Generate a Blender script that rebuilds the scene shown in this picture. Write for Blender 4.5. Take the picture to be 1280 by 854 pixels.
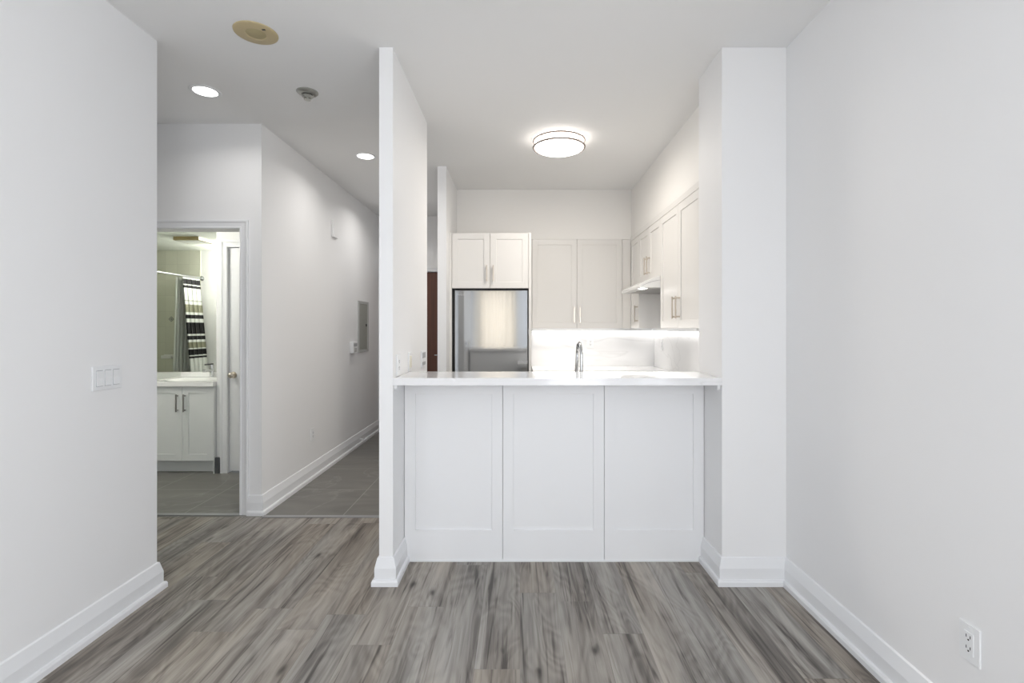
import bpy, bmesh, math
from mathutils import Vector, Matrix

S = bpy.context.scene
for o in list(bpy.data.objects):
    bpy.data.objects.remove(o)
COL = S.collection
R = math.radians

# ------------------------------------------------------------------ camera, light, exposure
CAM_H = 1.334
H = 2.80
cam = bpy.data.cameras.new('camera')
cam.sensor_width = 36.0
cam.lens = 630.0 / 1280.0 * 36.0
cam.shift_x = -10.0 / 1280.0
cam.shift_y = -16.5 / 1280.0
cam.clip_start = 0.02
co = bpy.data.objects.new('camera', cam)
COL.objects.link(co)
co.location = (0, 0, CAM_H)
co.rotation_euler = (R(90), 0, 0)
S.camera = co

S.view_settings.view_transform = 'Standard'
S.view_settings.look = 'None'
S.view_settings.exposure = 0.85
S.view_settings.gamma = 1.0
S.view_settings.use_curve_mapping = False

P_BACK, P_CURTAIN, P_WEST, P_EAST, P_DOWN, P_KITCHEN, P_BATH = 23.0, 7.5, 15.5, 31.0, 3.6, 6.6, 11.5
E_LED, E_DOME, E_DOWN = 3.0, 7.0, 4.0

w = bpy.data.worlds.new('world')
S.world = w
w.use_nodes = True
w.node_tree.nodes['Background'].inputs[0].default_value = (0.8, 0.88, 1.0, 1)
w.node_tree.nodes['Background'].inputs[1].default_value = 1.0


def area(name, loc, rot, sx, sy, power, col=(1, 1, 1), shape='RECTANGLE', spread=180):
    l = bpy.data.lights.new(name, 'AREA')
    l.shape = shape
    l.size, l.size_y = sx, sy
    l.energy = power
    l.color = col
    l.spread = R(spread)
    o = bpy.data.objects.new(name, l)
    COL.objects.link(o)
    o.location = loc
    o.rotation_euler = rot
    return o


BACK = -2.4
# daylight through the back windows, plus added side fill (lights stand outside the panes)
area('daylight_back', (0.88, BACK - 0.30, 1.25), (R(90), 0, 0), 0.94, 2.2, P_BACK, (0.98, 0.985, 1.0))
area('daylight_curtain', (-0.56, BACK - 0.30, 1.5), (R(90), 0, 0), 0.8, 1.5, P_CURTAIN, (1.0, 0.86, 0.70))
area('fill_west', (-1.851 - 0.35, -0.75, 1.3), (0, R(-90), 0), 2.1, 2.5, P_WEST, (0.985, 0.99, 1.0))  # added fill through the unseen west window, brightens the right wall
area('fill_east', (1.389 + 0.35, -0.75, 1.3), (0, R(90), 0), 2.1, 2.5, P_EAST, (0.97, 0.985, 1.0))  # added fill through the unseen east window, brightens the left wall

# ------------------------------------------------------------------ materials
MATS = {}


def mat(name, col, rough=0.5, metal=0.0, spec=0.5, emit=None, estr=0.0, bump=0.0, bscale=200.0, **kw):
    m = bpy.data.materials.new(name)
    m.use_nodes = True
    nt = m.node_tree
    b = nt.nodes['Principled BSDF']
    b.inputs['Base Color'].default_value = (*col, 1)
    b.inputs['Roughness'].default_value = rough
    b.inputs['Metallic'].default_value = metal
    b.inputs['Specular IOR Level'].default_value = spec
    if emit:
        b.inputs['Emission Color'].default_value = (*emit, 1)
        b.inputs['Emission Strength'].default_value = estr
    for k, v in kw.items():
        b.inputs[k.replace('_', ' ')].default_value = v
    # every surface gets a faint procedural unevenness
    tc = nt.nodes.new('ShaderNodeTexCoord')
    n = nt.nodes.new('ShaderNodeTexNoise')
    n.inputs['Scale'].default_value = bscale
    n.inputs['Detail'].default_value = 2
    nt.links.new(tc.outputs['Object'], n.inputs['Vector'])
    bp = nt.nodes.new('ShaderNodeBump')
    bp.inputs['Strength'].default_value = bump
    bp.inputs['Distance'].default_value = 0.001
    nt.links.new(n.outputs['Fac'], bp.inputs['Height'])
    if bump > 0:
        nt.links.new(bp.outputs['Normal'], b.inputs['Normal'])
    MATS[name] = m
    return m


PAINT = mat('wall_paint', (0.875, 0.875, 0.878), 0.55, spec=0.3, bump=0.12, bscale=350)
WARMP = mat('warm_wall_paint', (0.89, 0.875, 0.85), 0.6, spec=0.2, bump=0.1, bscale=350)
CEIL = mat('ceiling_paint', (0.90, 0.90, 0.895), 0.8, spec=0.15, bump=0.1)
TRIM = mat('trim_paint', (0.86, 0.87, 0.885), 0.33, bump=0.03)
CAB = mat('cabinet_lacquer', (0.80, 0.785, 0.76), 0.35, bump=0.02)
BARP = mat('bar_lacquer', (0.88, 0.885, 0.895), 0.35, bump=0.02)
VANM = mat('vanity_lacquer', (0.76, 0.78, 0.77), 0.4, bump=0.02)
PLATE = mat('white_plastic', (0.86, 0.87, 0.88), 0.35)
CREAM = mat('cream_plastic', (0.80, 0.76, 0.64), 0.4)
AGED = mat('aged_beige_plastic', (0.56, 0.46, 0.27), 0.5)
AGED2 = mat('aged_beige_mesh', (0.46, 0.39, 0.22), 0.7, bump=0.8, bscale=600)
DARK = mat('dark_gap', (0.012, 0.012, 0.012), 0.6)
GREYP = mat('grey_plastic', (0.42, 0.43, 0.44), 0.5)
NICKEL = mat('brushed_nickel', (0.62, 0.56, 0.49), 0.28, metal=1.0)
NICKELD = mat('satin_nickel_grey', (0.38, 0.37, 0.36), 0.35, metal=1.0)
RINGM = mat('ring_nickel', (0.30, 0.25, 0.22), 0.45, metal=0.3)
CHROME = mat('chrome', (0.55, 0.56, 0.57), 0.12, metal=1.0)
SPRM = mat('sprinkler_metal', (0.46, 0.46, 0.43), 0.35, metal=0.8)
PANELM = mat('breaker_panel_paint', (0.36, 0.37, 0.34), 0.45)
PANELR = mat('breaker_panel_rim', (0.50, 0.51, 0.50), 0.4)
BLACKP = mat('black_plastic', (0.015, 0.015, 0.015), 0.4)
CERAM = mat('white_ceramic', (0.88, 0.88, 0.87), 0.12)
HOODM = mat('hood_enamel', (0.84, 0.84, 0.83), 0.25)
HOODG = mat('hood_line_grey', (0.35, 0.35, 0.36), 0.4)
STRIPM = mat('threshold_metal', (0.42, 0.42, 0.43), 0.35, metal=0.6)
TUBM = mat('tub_enamel', (0.8, 0.81, 0.78), 0.15)
BATHW = mat('bathroom_paint', (0.74, 0.77, 0.72), 0.55)
DTILE = mat('dark_base_tile', (0.085, 0.09, 0.095), 0.5)
BRASS = mat('bath_light_brass', (0.34, 0.27, 0.12), 0.5)
STOVE = mat('range_enamel', (0.75, 0.75, 0.74), 0.25)
GLASSB = mat('oven_glass', (0.02, 0.02, 0.022), 0.1)
LEDM = mat('led_glow', (0.9, 0.9, 0.9), 0.5, emit=(1.0, 0.985, 0.96), estr=E_LED)
DOMEM = mat('dome_glow', (0.9, 0.9, 0.9), 0.5, emit=(1.0, 0.93, 0.85), estr=E_DOME)
BANDM = mat('shade_band_glow', (0.9, 0.9, 0.9), 0.5, emit=(1.0, 0.94, 0.87), estr=3.2)
DOWNM = mat('downlight_glow', (0.9, 0.9, 0.9), 0.5, emit=(1.0, 0.985, 0.96), estr=E_DOWN)
SPOTM = mat('hood_lamp_glow', (0.9, 0.9, 0.9), 0.5, emit=(1.0, 0.99, 0.96), estr=5.0)
BATHG = mat('fill_globe_glow', (0.9, 0.9, 0.85), 0.5, emit=(1.0, 0.97, 0.88), estr=3.0)  # glow of the added bathroom globe
BATHL = mat('bath_light_glow', (0.9, 0.9, 0.85), 0.5, emit=(1.0, 0.97, 0.80), estr=0.55)
LINER = mat('liner_vinyl', (0.74, 0.76, 0.72), 0.4)


def mirror_mat():
    m = bpy.data.materials.new('mirror_silver')
    m.use_nodes = True
    nt = m.node_tree
    b = nt.nodes['Principled BSDF']
    b.inputs['Base Color'].default_value = (0.93, 0.95, 0.92, 1)
    b.inputs['Metallic'].default_value = 1
    b.inputs['Roughness'].default_value = 0.0
    return m


MIRROR = mirror_mat()


def pane_mat():
    m = bpy.data.materials.new('window_glass')
    m.use_nodes = True
    nt = m.node_tree
    nt.nodes.remove(nt.nodes['Principled BSDF'])
    out = nt.nodes['Material Output']
    mx = nt.nodes.new('ShaderNodeMixShader')
    t = nt.nodes.new('ShaderNodeBsdfTransparent')
    g = nt.nodes.new('ShaderNodeBsdfGlossy')
    g.inputs['Roughness'].default_value = 0.02
    mx.inputs[0].default_value = 0.06
    nt.links.new(t.outputs[0], mx.inputs[1])
    nt.links.new(g.outputs[0], mx.inputs[2])
    nt.links.new(mx.outputs[0], out.inputs[0])
    return m


PANE = pane_mat()


def sheer_mat():
    m = bpy.data.materials.new('sheer_fabric')
    m.use_nodes = True
    nt = m.node_tree
    nt.nodes.remove(nt.nodes['Principled BSDF'])
    out = nt.nodes['Material Output']
    mx = nt.nodes.new('ShaderNodeMixShader')
    t = nt.nodes.new('ShaderNodeBsdfTranslucent')
    t.inputs[0].default_value = (0.9, 0.84, 0.74, 1)
    d = nt.nodes.new('ShaderNodeBsdfDiffuse')
    d.inputs[0].default_value = (0.86, 0.82, 0.74, 1)
    mx.inputs[0].default_value = 0.4
    nt.links.new(t.outputs[0], mx.inputs[1])
    nt.links.new(d.outputs[0], mx.inputs[2])
    nt.links.new(mx.outputs[0], out.inputs[0])
    return m


SHEER = sheer_mat()


def N(nt, t, **kw):
    n = nt.nodes.new(t)
    for k, v in kw.items():
        setattr(n, k, v)
    return n


def ramp(nt, stops, interp='LINEAR'):
    r = nt.nodes.new('ShaderNodeValToRGB')
    cr = r.color_ramp
    cr.interpolation = interp
    while len(cr.elements) > 1:
        cr.elements.remove(cr.elements[-1])
    cr.elements[0].position = stops[0][0]
    cr.elements[0].color = (*stops[0][1], 1)
    for p, c in stops[1:]:
        e = cr.elements.new(p)
        e.color = (*c, 1)
    return r


def math_node(nt, op, a, b=None, c=None):
    n = nt.nodes.new('ShaderNodeMath')
    n.operation = op
    for i, v in enumerate((a, b, c)):
        if v is None:
            continue
        if isinstance(v, (int, float)):
            n.inputs[i].default_value = v
        else:
            nt.links.new(v, n.inputs[i])
    return n.outputs[0]


def wood_floor():
    m = bpy.data.materials.new('grey_oak_planks')
    m.use_nodes = True
    nt = m.node_tree
    L = nt.links.new
    b = nt.nodes['Principled BSDF']
    tc = N(nt, 'ShaderNodeTexCoord')
    sep = N(nt, 'ShaderNodeSeparateXYZ')
    L(tc.outputs['Object'], sep.inputs[0])
    X, Y = sep.outputs['X'], sep.outputs['Y']
    sw = N(nt, 'ShaderNodeCombineXYZ')
    row = math_node(nt, 'FLOOR', math_node(nt, 'DIVIDE', math_node(nt, 'ADD', X, 9.0), 0.18))
    rnd = math_node(nt, 'FRACT', math_node(nt, 'MULTIPLY', math_node(nt, 'SINE', math_node(nt, 'MULTIPLY', row, 12.9898)), 437.585))
    L(math_node(nt, 'ADD', math_node(nt, 'ADD', Y, 7.43), math_node(nt, 'MULTIPLY', rnd, 1.22)), sw.inputs[0])
    L(math_node(nt, 'ADD', X, 9.0), sw.inputs[1])
    br = N(nt, 'ShaderNodeTexBrick', offset=0.0, offset_frequency=2)
    br.inputs['Color1'].default_value = (0, 0, 0, 1)
    br.inputs['Color2'].default_value = (1, 1, 1, 1)
    br.inputs['Mortar'].default_value = (0.5, 0.5, 0.5, 1)
    br.inputs['Scale'].default_value = 1.0
    br.inputs['Mortar Size'].default_value = 0.0008
    br.inputs['Mortar Smooth'].default_value = 0.0
    br.inputs['Bias'].default_value = 0.0
    br.inputs['Brick Width'].default_value = 1.22
    br.inputs['Row Height'].default_value = 0.18
    L(sw.outputs[0], br.inputs['Vector'])
    t = N(nt, 'ShaderNodeSeparateColor')
    L(br.outputs['Color'], t.inputs[0])
    T = t.outputs[0]

    def vec(sx, sy, zt):
        c = N(nt, 'ShaderNodeCombineXYZ')
        L(math_node(nt, 'MULTIPLY', X, sx), c.inputs[0])
        L(math_node(nt, 'MULTIPLY', Y, sy), c.inputs[1])
        L(math_node(nt, 'ADD', math_node(nt, 'MULTIPLY', T, zt), math_node(nt, 'MULTIPLY', row, 3.71)), c.inputs[2])
        return c.outputs[0]

    def noise(v, detail, dist=0.0, rough=0.5):
        n = N(nt, 'ShaderNodeTexNoise')
        n.inputs['Scale'].default_value = 1.0
        n.inputs['Detail'].default_value = detail
        n.inputs['Roughness'].default_value = rough
        n.inputs['Distortion'].default_value = dist
        L(v, n.inputs['Vector'])
        return n.outputs['Fac']
    broad = noise(vec(12.0, 0.85, 7.0), 5, 0.8, 0.55)
    grain = noise(vec(75.0, 2.6, 11.0), 4, 0.4, 0.6)
    cath = noise(vec(5.0, 1.5, 5.0), 1.5, 0.9, 0.4)
    rings = math_node(nt, 'SINE', math_node(nt, 'MULTIPLY', cath, 75.0))
    hue = noise(vec(3.0, 0.5, 9.0), 2, 0.2)
    fis = noise(vec(48.0, 1.7, 13.0), 3, 0.8, 0.55)
    cr = ramp(nt, [(0.26, (0.090, 0.079, 0.071)), (0.42, (0.200, 0.180, 0.161)), (0.55, (0.312, 0.286, 0.256)), (0.74, (0.45, 0.42, 0.38))])
    v = math_node(nt, 'ADD', broad, math_node(nt, 'MULTIPLY', math_node(nt, 'SUBTRACT', grain, 0.5), 0.30))
    v = math_node(nt, 'ADD', v, math_node(nt, 'MULTIPLY', rings, 0.032))
    v = math_node(nt, 'SUBTRACT', v, math_node(nt, 'MULTIPLY', math_node(nt, 'MAXIMUM', math_node(nt, 'SUBTRACT', fis, 0.56), 0.0), 1.6))
    v = math_node(nt, 'ADD', v, 0.03)
    v = math_node(nt, 'ADD', v, math_node(nt, 'MULTIPLY', math_node(nt, 'SUBTRACT', T, 0.5), 0.05))
    L(v, cr.inputs[0])
    # knots: few small dark spots, stretched along the board
    kn = N(nt, 'ShaderNodeTexVoronoi', feature='F1')
    kn.inputs['Scale'].default_value = 1.0
    kn.inputs['Randomness'].default_value = 1.0
    c = N(nt, 'ShaderNodeCombineXYZ')
    wob = math_node(nt, 'MULTIPLY', noise(vec(14, 5, 3), 2), 0.35)
    L(math_node(nt, 'ADD', math_node(nt, 'MULTIPLY', X, 8.0), wob), c.inputs[0])
    L(math_node(nt, 'ADD', math_node(nt, 'MULTIPLY', Y, 2.9), wob), c.inputs[1])
    L(c.outputs[0], kn.inputs['Vector'])
    kr = ramp(nt, [(0.04, (0.12, 0.11, 0.11)), (0.13, (0.8, 0.8, 0.8)), (0.24, (1, 1, 1))])
    L(kn.outputs['Distance'], kr.inputs[0])
    mul = N(nt, 'ShaderNodeMix', data_type='RGBA', blend_type='MULTIPLY')
    mul.inputs[0].default_value = 0.85
    L(cr.outputs[0], mul.inputs[6])
    L(kr.outputs[0], mul.inputs[7])
    # brown / blue-grey drift
    hr = ramp(nt, [(0.35, (0.97, 1.0, 1.03)), (0.65, (1.05, 1.0, 0.94))])
    L(hue, hr.inputs[0])
    mul2 = N(nt, 'ShaderNodeMix', data_type='RGBA', blend_type='MULTIPLY')
    mul2.inputs[0].default_value = 0.8
    L(mul.outputs[2], mul2.inputs[6])
    L(hr.outputs[0], mul2.inputs[7])
    mj = N(nt, 'ShaderNodeMix', data_type='RGBA')
    L(math_node(nt, 'MULTIPLY', br.outputs['Fac'], 0.2), mj.inputs[0])
    L(mul2.outputs[2], mj.inputs[6])
    mj.inputs[7].default_value = (0.05, 0.048, 0.046, 1)
    L(mj.outputs[2], b.inputs['Base Color'])
    b.inputs['Roughness'].default_value = 0.42
    b.inputs['Specular IOR Level'].default_value = 0.35
    bp = N(nt, 'ShaderNodeBump')
    bp.inputs['Strength'].default_value = 0.15
    bp.inputs['Distance'].default_value = 0.001
    L(grain, bp.inputs['Height'])
    L(bp.outputs['Normal'], b.inputs['Normal'])
    return m


def tile_mat(name, c0, c1, grout, w_, h_, ox, oy, axes, msize, vein=0.0, rough=0.4):
    m = bpy.data.materials.new(name)
    m.use_nodes = True
    nt = m.node_tree
    L = nt.links.new
    b = nt.nodes['Principled BSDF']
    tc = N(nt, 'ShaderNodeTexCoord')
    sep = N(nt, 'ShaderNodeSeparateXYZ')
    L(tc.outputs['Object'], sep.inputs[0])
    c = N(nt, 'ShaderNodeCombineXYZ')
    L(math_node(nt, 'SUBTRACT', sep.outputs[axes[0]], ox - 20 * w_), c.inputs[0])
    L(math_node(nt, 'SUBTRACT', sep.outputs[axes[1]], oy - 20 * h_), c.inputs[1])
    br = N(nt, 'ShaderNodeTexBrick', offset=0.0, offset_frequency=2)
    br.inputs['Scale'].default_value = 1.0
    br.inputs['Mortar Size'].default_value = msize
    br.inputs['Mortar Smooth'].default_value = 0.1
    br.inputs['Brick Width'].default_value = w_
    br.inputs['Row Height'].default_value = h_
    br.inputs['Color1'].default_value = (0.96, 0.96, 0.96, 1)
    br.inputs['Color2'].default_value = (1.04, 1.04, 1.04, 1)
    L(c.outputs[0], br.inputs['Vector'])
    n = N(nt, 'ShaderNodeTexNoise')
    n.inputs['Scale'].default_value = 1.7
    n.inputs['Detail'].default_value = 6
    n.inputs['Distortion'].default_value = 1.2
    mp = N(nt, 'ShaderNodeMapping')
    mp.inputs['Scale'].default_value = (1.0, 2.6, 1.0)
    L(tc.outputs['Object'], mp.inputs[0])
    L(mp.outputs[0], n.inputs['Vector'])
    r = ramp(nt, [(0.3, c0), (0.7, c1)])
    L(n.outputs['Fac'], r.inputs[0])
    mul = N(nt, 'ShaderNodeMix', data_type='RGBA', blend_type='MULTIPLY')
    mul.inputs[0].default_value = 1
    L(r.outputs[0], mul.inputs[6])
    L(br.outputs['Color'], mul.inputs[7])
    src = mul.outputs[2]
    if vein > 0:
        n2 = N(nt, 'ShaderNodeTexNoise')
        n2.inputs['Scale'].default_value = 1.1
        n2.inputs['Detail'].default_value = 5
        n2.inputs['Distortion'].default_value = 0.8
        L(tc.outputs['Object'], n2.inputs['Vector'])
        a = math_node(nt, 'ABSOLUTE', math_node(nt, 'SUBTRACT', n2.outputs['Fac'], 0.5))
        vr = ramp(nt, [(0.0, (vein,) * 3), (0.012, (0, 0, 0))])
        L(a, vr.inputs[0])
        ad = N(nt, 'ShaderNodeMix', data_type='RGBA', blend_type='ADD')
        ad.inputs[0].default_value = 1
        L(src, ad.inputs[6])
        L(vr.outputs[0], ad.inputs[7])
        src = ad.outputs[2]
    mj = N(nt, 'ShaderNodeMix', data_type='RGBA')
    L(br.outputs['Fac'], mj.inputs[0])
    L(src, mj.inputs[6])
    mj.inputs[7].default_value = (*grout, 1)
    L(mj.outputs[2], b.inputs['Base Color'])
    b.inputs['Roughness'].default_value = rough
    return m


WOOD = wood_floor()
FTILE = tile_mat('grey_porcelain_floor', (0.155, 0.150, 0.138), (0.215, 0.207, 0.190), (0.33, 0.32, 0.30),
                 0.58, 0.62, -1.262, 4.17, ('X', 'Y'), 0.0035, vein=0.05)
WTILE = tile_mat('olive_shower_tile', (0.63, 0.635, 0.54), (0.68, 0.685, 0.59), (0.58, 0.585, 0.50),
                 0.15, 0.2, -4.381, 1.352, ('X', 'Z'), 0.002, rough=0.25)


def quartz(name, base, veinc, amount):
    m = bpy.data.materials.new(name)
    m.use_nodes = True
    nt = m.node_tree
    L = nt.links.new
    b = nt.nodes['Principled BSDF']
    tc = N(nt, 'ShaderNodeTexCoord')
    mp = N(nt, 'ShaderNodeMapping')
    mp.inputs['Rotation'].default_value = (0, R(25), R(20))
    mp.inputs['Scale'].default_value = (0.6, 0.9, 2.2)
    L(tc.outputs['Object'], mp.inputs[0])
    n = N(nt, 'ShaderNodeTexNoise')
    n.inputs['Scale'].default_value = 1.1
    n.inputs['Detail'].default_value = 3
    n.inputs['Distortion'].default_value = 0.7
    L(mp.outputs[0], n.inputs['Vector'])
    a = math_node(nt, 'ABSOLUTE', math_node(nt, 'SUBTRACT', n.outputs['Fac'], 0.5))
    vr = ramp(nt, [(0.0, (amount,) * 3), (0.010, (0, 0, 0))])
    L(a, vr.inputs[0])
    mj = N(nt, 'ShaderNodeMix', data_type='RGBA')
    L(vr.outputs[0], mj.inputs[0])
    mj.inputs[6].default_value = (*base, 1)
    mj.inputs[7].default_value = (*veinc, 1)
    L(mj.outputs[2], b.inputs['Base Color'])
    b.inputs['Roughness'].default_value = 0.09
    b.inputs['Specular IOR Level'].default_value = 0.5
    return m


QUARTZ = quartz('veined_white_quartz', (0.86, 0.86, 0.865), (0.62, 0.62, 0.62), 0.35)


def door_wood():
    m = bpy.data.materials.new('dark_brown_veneer')
    m.use_nodes = True
    nt = m.node_tree
    L = nt.links.new
    b = nt.nodes['Principled BSDF']
    tc = N(nt, 'ShaderNodeTexCoord')
    mp = N(nt, 'ShaderNodeMapping')
    mp.inputs['Scale'].default_value = (30, 30, 1.2)
    L(tc.outputs['Object'], mp.inputs[0])
    n = N(nt, 'ShaderNodeTexNoise')
    n.inputs['Scale'].default_value = 1
    n.inputs['Detail'].default_value = 5
    L(mp.outputs[0], n.inputs['Vector'])
    r = ramp(nt, [(0.3, (0.080, 0.027, 0.014)), (0.7, (0.125, 0.042, 0.022))])
    L(n.outputs['Fac'], r.inputs[0])
    L(r.outputs[0], b.inputs['Base Color'])
    b.inputs['Roughness'].default_value = 0.4
    return m


BROWN = door_wood()


def steel():
    m = bpy.data.materials.new('brushed_stainless')
    m.use_nodes = True
    nt = m.node_tree
    L = nt.links.new
    b = nt.nodes['Principled BSDF']
    b.inputs['Base Color'].default_value = (0.45, 0.465, 0.48, 1)
    b.inputs['Metallic'].default_value = 1.0
    b.inputs['Roughness'].default_value = 0.055
    tc = N(nt, 'ShaderNodeTexCoord')
    mp = N(nt, 'ShaderNodeMapping')
    mp.inputs['Scale'].default_value = (5.0, 5.0, 0.35)
    L(tc.outputs['Object'], mp.inputs[0])
    n = N(nt, 'ShaderNodeTexNoise')
    n.inputs['Scale'].default_value = 1
    n.inputs['Detail'].default_value = 1
    L(mp.outputs[0], n.inputs['Vector'])
    bp = N(nt, 'ShaderNodeBump')
    bp.inputs['Strength'].default_value = 0.25
    bp.inputs['Distance'].default_value = 0.004
    L(n.outputs['Fac'], bp.inputs['Height'])
    L(bp.outputs['Normal'], b.inputs['Normal'])
    return m


STEEL = steel()


def shower_cloth():
    m = bpy.data.materials.new('striped_shower_cloth')
    m.use_nodes = True
    nt = m.node_tree
    L = nt.links.new
    b = nt.nodes['Principled BSDF']
    tc = N(nt, 'ShaderNodeTexCoord')
    sep = N(nt, 'ShaderNodeSeparateXYZ')
    L(tc.outputs['Object'], sep.inputs[0])
    W, K, O, G = (0.74, 0.76, 0.73), (0.010, 0.010, 0.012), (0.27, 0.27, 0.19), (0.45, 0.46, 0.42)
    bands = [(0.962, 0.992, K), (1.001, 1.071, K), (1.086, 1.162, O), (1.190, 1.240, K), (1.260, 1.399, K),
             (1.452, 1.494, K), (1.528, 1.621, O), (1.657, 1.672, G), (1.822, 1.856, K), (1.875, 1.935, K)]
    stops = [(0.0, W)]
    for a, c, col in bands:
        stops += [(a / 2.0, col), (c / 2.0, W)]
    r = ramp(nt, stops, 'CONSTANT')
    L(math_node(nt, 'DIVIDE', sep.outputs['Z'], 2.0), r.inputs[0])
    L(r.outputs[0], b.inputs['Base Color'])
    b.inputs['Roughness'].default_value = 0.7
    return m


CLOTH = shower_cloth()

# ------------------------------------------------------------------ mesh helpers


def B(bm, x0, x1, y0, y1, z0, z1):
    vs = [bm.verts.new(p) for p in ((x0, y0, z0), (x1, y0, z0), (x1, y1, z0), (x0, y1, z0),
                                    (x0, y0, z1), (x1, y0, z1), (x1, y1, z1), (x0, y1, z1))]
    for f in ((3, 2, 1, 0), (4, 5, 6, 7), (0, 1, 5, 4), (1, 2, 6, 5), (2, 3, 7, 6), (3, 0, 4, 7)):
        bm.faces.new([vs[i] for i in f])
    return bm


def boxes(*bs):
    bm = bmesh.new()
    for b in bs:
        B(bm, *b)
    return bm


def lathe(prof, c=(0, 0, 0), axis='Z', seg=40, bm=None):
    """profile of (r, h) turned about an axis through c; caps where r = 0"""
    bm = bm or bmesh.new()
    rings = []
    for r, h in prof:
        if r <= 1e-6:
            rings.append([bm.verts.new(ax(0, 0, h, c, axis))])
        else:
            rings.append([bm.verts.new(ax(r * math.cos(2 * math.pi * k / seg), r * math.sin(2 * math.pi * k / seg), h, c, axis)) for k in range(seg)])
    for a, b in zip(rings[:-1], rings[1:]):
        for k in range(seg):
            k2 = (k + 1) % seg
            if len(a) == 1 and len(b) == 1:
                continue
            if len(a) == 1:
                bm.faces.new((a[0], b[k2], b[k]))
            elif len(b) == 1:
                bm.faces.new((a[k], a[k2], b[0]))
            else:
                bm.faces.new((a[k], a[k2], b[k2], b[k]))
    return bm


def ax(a, b, h, c, axis):
    if axis == 'Z':
        return (c[0] + a, c[1] + b, c[2] + h)
    if axis == 'X':
        return (c[0] + h, c[1] + a, c[2] + b)
    return (c[0] + b, c[1] + h, c[2] + a)


def torus(c, rad, r, z, seg=64, sec=12, sq=1.0, bm=None):
    bm = bm or bmesh.new()
    rings = []
    for i in range(seg):
        t = 2 * math.pi * i / seg
        ring = []
        for j in range(sec):
            p = 2 * math.pi * j / sec
            rr = rad + r * math.cos(p)
            ring.append(bm.verts.new((c[0] + rr * math.cos(t), c[1] + rr * math.sin(t), z + r * sq * math.sin(p))))
        rings.append(ring)
    for i in range(seg):
        a, b = rings[i], rings[(i + 1) % seg]
        for j in range(sec):
            bm.faces.new((a[j], b[j], b[(j + 1) % sec], a[(j + 1) % sec]))
    return bm


def tube(pts, rad, sec=14, bm=None):
    bm = bm or bmesh.new()
    pts = [Vector(p) for p in pts]
    rads = rad if isinstance(rad, (list, tuple)) else [rad] * len(pts)
    rings = []
    prev = None
    for i, p in enumerate(pts):
        d = (pts[min(i + 1, len(pts) - 1)] - pts[max(i - 1, 0)]).normalized()
        if prev is None:
            u = d.orthogonal().normalized()
        else:
            u = (prev - d * prev.dot(d)).normalized()
        prev = u
        v = d.cross(u)
        rings.append([bm.verts.new(p + (u * math.cos(2 * math.pi * j / sec) + v * math.sin(2 * math.pi * j / sec)) * rads[i]) for j in range(sec)])
    for a, b in zip(rings[:-1], rings[1:]):
        for j in range(sec):
            bm.faces.new((a[j], a[(j + 1) % sec], b[(j + 1) % sec], b[j]))
    bm.faces.new(rings[0][::-1])
    bm.faces.new(rings[-1])
    return bm


def sweep(pts, prof, side):
    """baseboard: profile (outward, z) along a floor path, mitred; side +1 = right of the path"""
    bm = bmesh.new()
    P = [Vector((p[0], p[1])) for p in pts]
    rows = []
    for i, p in enumerate(P):
        ns = []
        for a, b in ((i - 1, i), (i, i + 1)):
            if a >= 0 and b < len(P):
                d = (P[b] - P[a]).normalized()
                ns.append(Vector((d.y, -d.x)) * side)
        if len(ns) == 2:
            n = (ns[0] + ns[1])
            n = n / (n.dot(ns[0]))
        else:
            n = ns[0]
        rows.append([bm.verts.new((p.x + n.x * o, p.y + n.y * o, z)) for o, z in prof])
    k = len(prof)
    for a, b in zip(rows[:-1], rows[1:]):
        for j in range(k):
            bm.faces.new((a[j], b[j], b[(j + 1) % k], a[(j + 1) % k]))
    bm.faces.new(rows[0])
    bm.faces.new(rows[-1][::-1])
    return bm


def shaker(w_, h_, t=0.02, sl=0.057, sr=0.057, st=0.057, sb=0.057, rec=0.007, ch=0.0015):
    """shaker panel in local space: x 0..w, z 0..h, front at y 0, back at y t"""
    bm = bmesh.new()

    def rect(x0, x1, z0, z1, y):
        return [bm.verts.new(p) for p in ((x0, y, z0), (x1, y, z0), (x1, y, z1), (x0, y, z1))]
    back = rect(0, w_, 0, h_, t)
    edge = rect(0, w_, 0, h_, ch)
    fr = rect(ch, w_ - ch, ch, h_ - ch, 0)
    inn = rect(sl, w_ - sr, sb, h_ - st, 0)
    rc = rect(sl + 0.0015, w_ - sr - 0.0015, sb + 0.0015, h_ - st - 0.0015, rec)
    for a, b in ((back, edge), (edge, fr), (fr, inn), (inn, rc)):
        for j in range(4):
            bm.faces.new((a[j], a[(j + 1) % 4], b[(j + 1) % 4], b[j]))
    bm.faces.new(rc)
    bm.faces.new(back[::-1])
    return bm


def pull(x, z0, z1, proj=0.03, wd=0.011):
    """bar pull in the same local space as a door (front y 0)"""
    bm = boxes((x - wd / 2, x + wd / 2, -proj, -proj + 0.008, z0, z1),
               (x - wd / 2 + .001, x + wd / 2 - .001, -proj + 0.004, 0.0, z0 + 0.008, z0 + 0.020),
               (x - wd / 2 + .001, x + wd / 2 - .001, -proj + 0.004, 0.0, z1 - 0.020, z1 - 0.008))
    return bm


FACE_Y = Matrix.Identity(4)                      # fronts looking towards -Y
FACE_X = Matrix.Rotation(R(-90), 4, 'Z')         # fronts looking towards -X (local x runs to -Y)


def moved(bm, origin, rot=FACE_Y):
    bmesh.ops.transform(bm, matrix=Matrix.Translation(origin) @ rot, verts=bm.verts)
    return bm


BASE = {}


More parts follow.
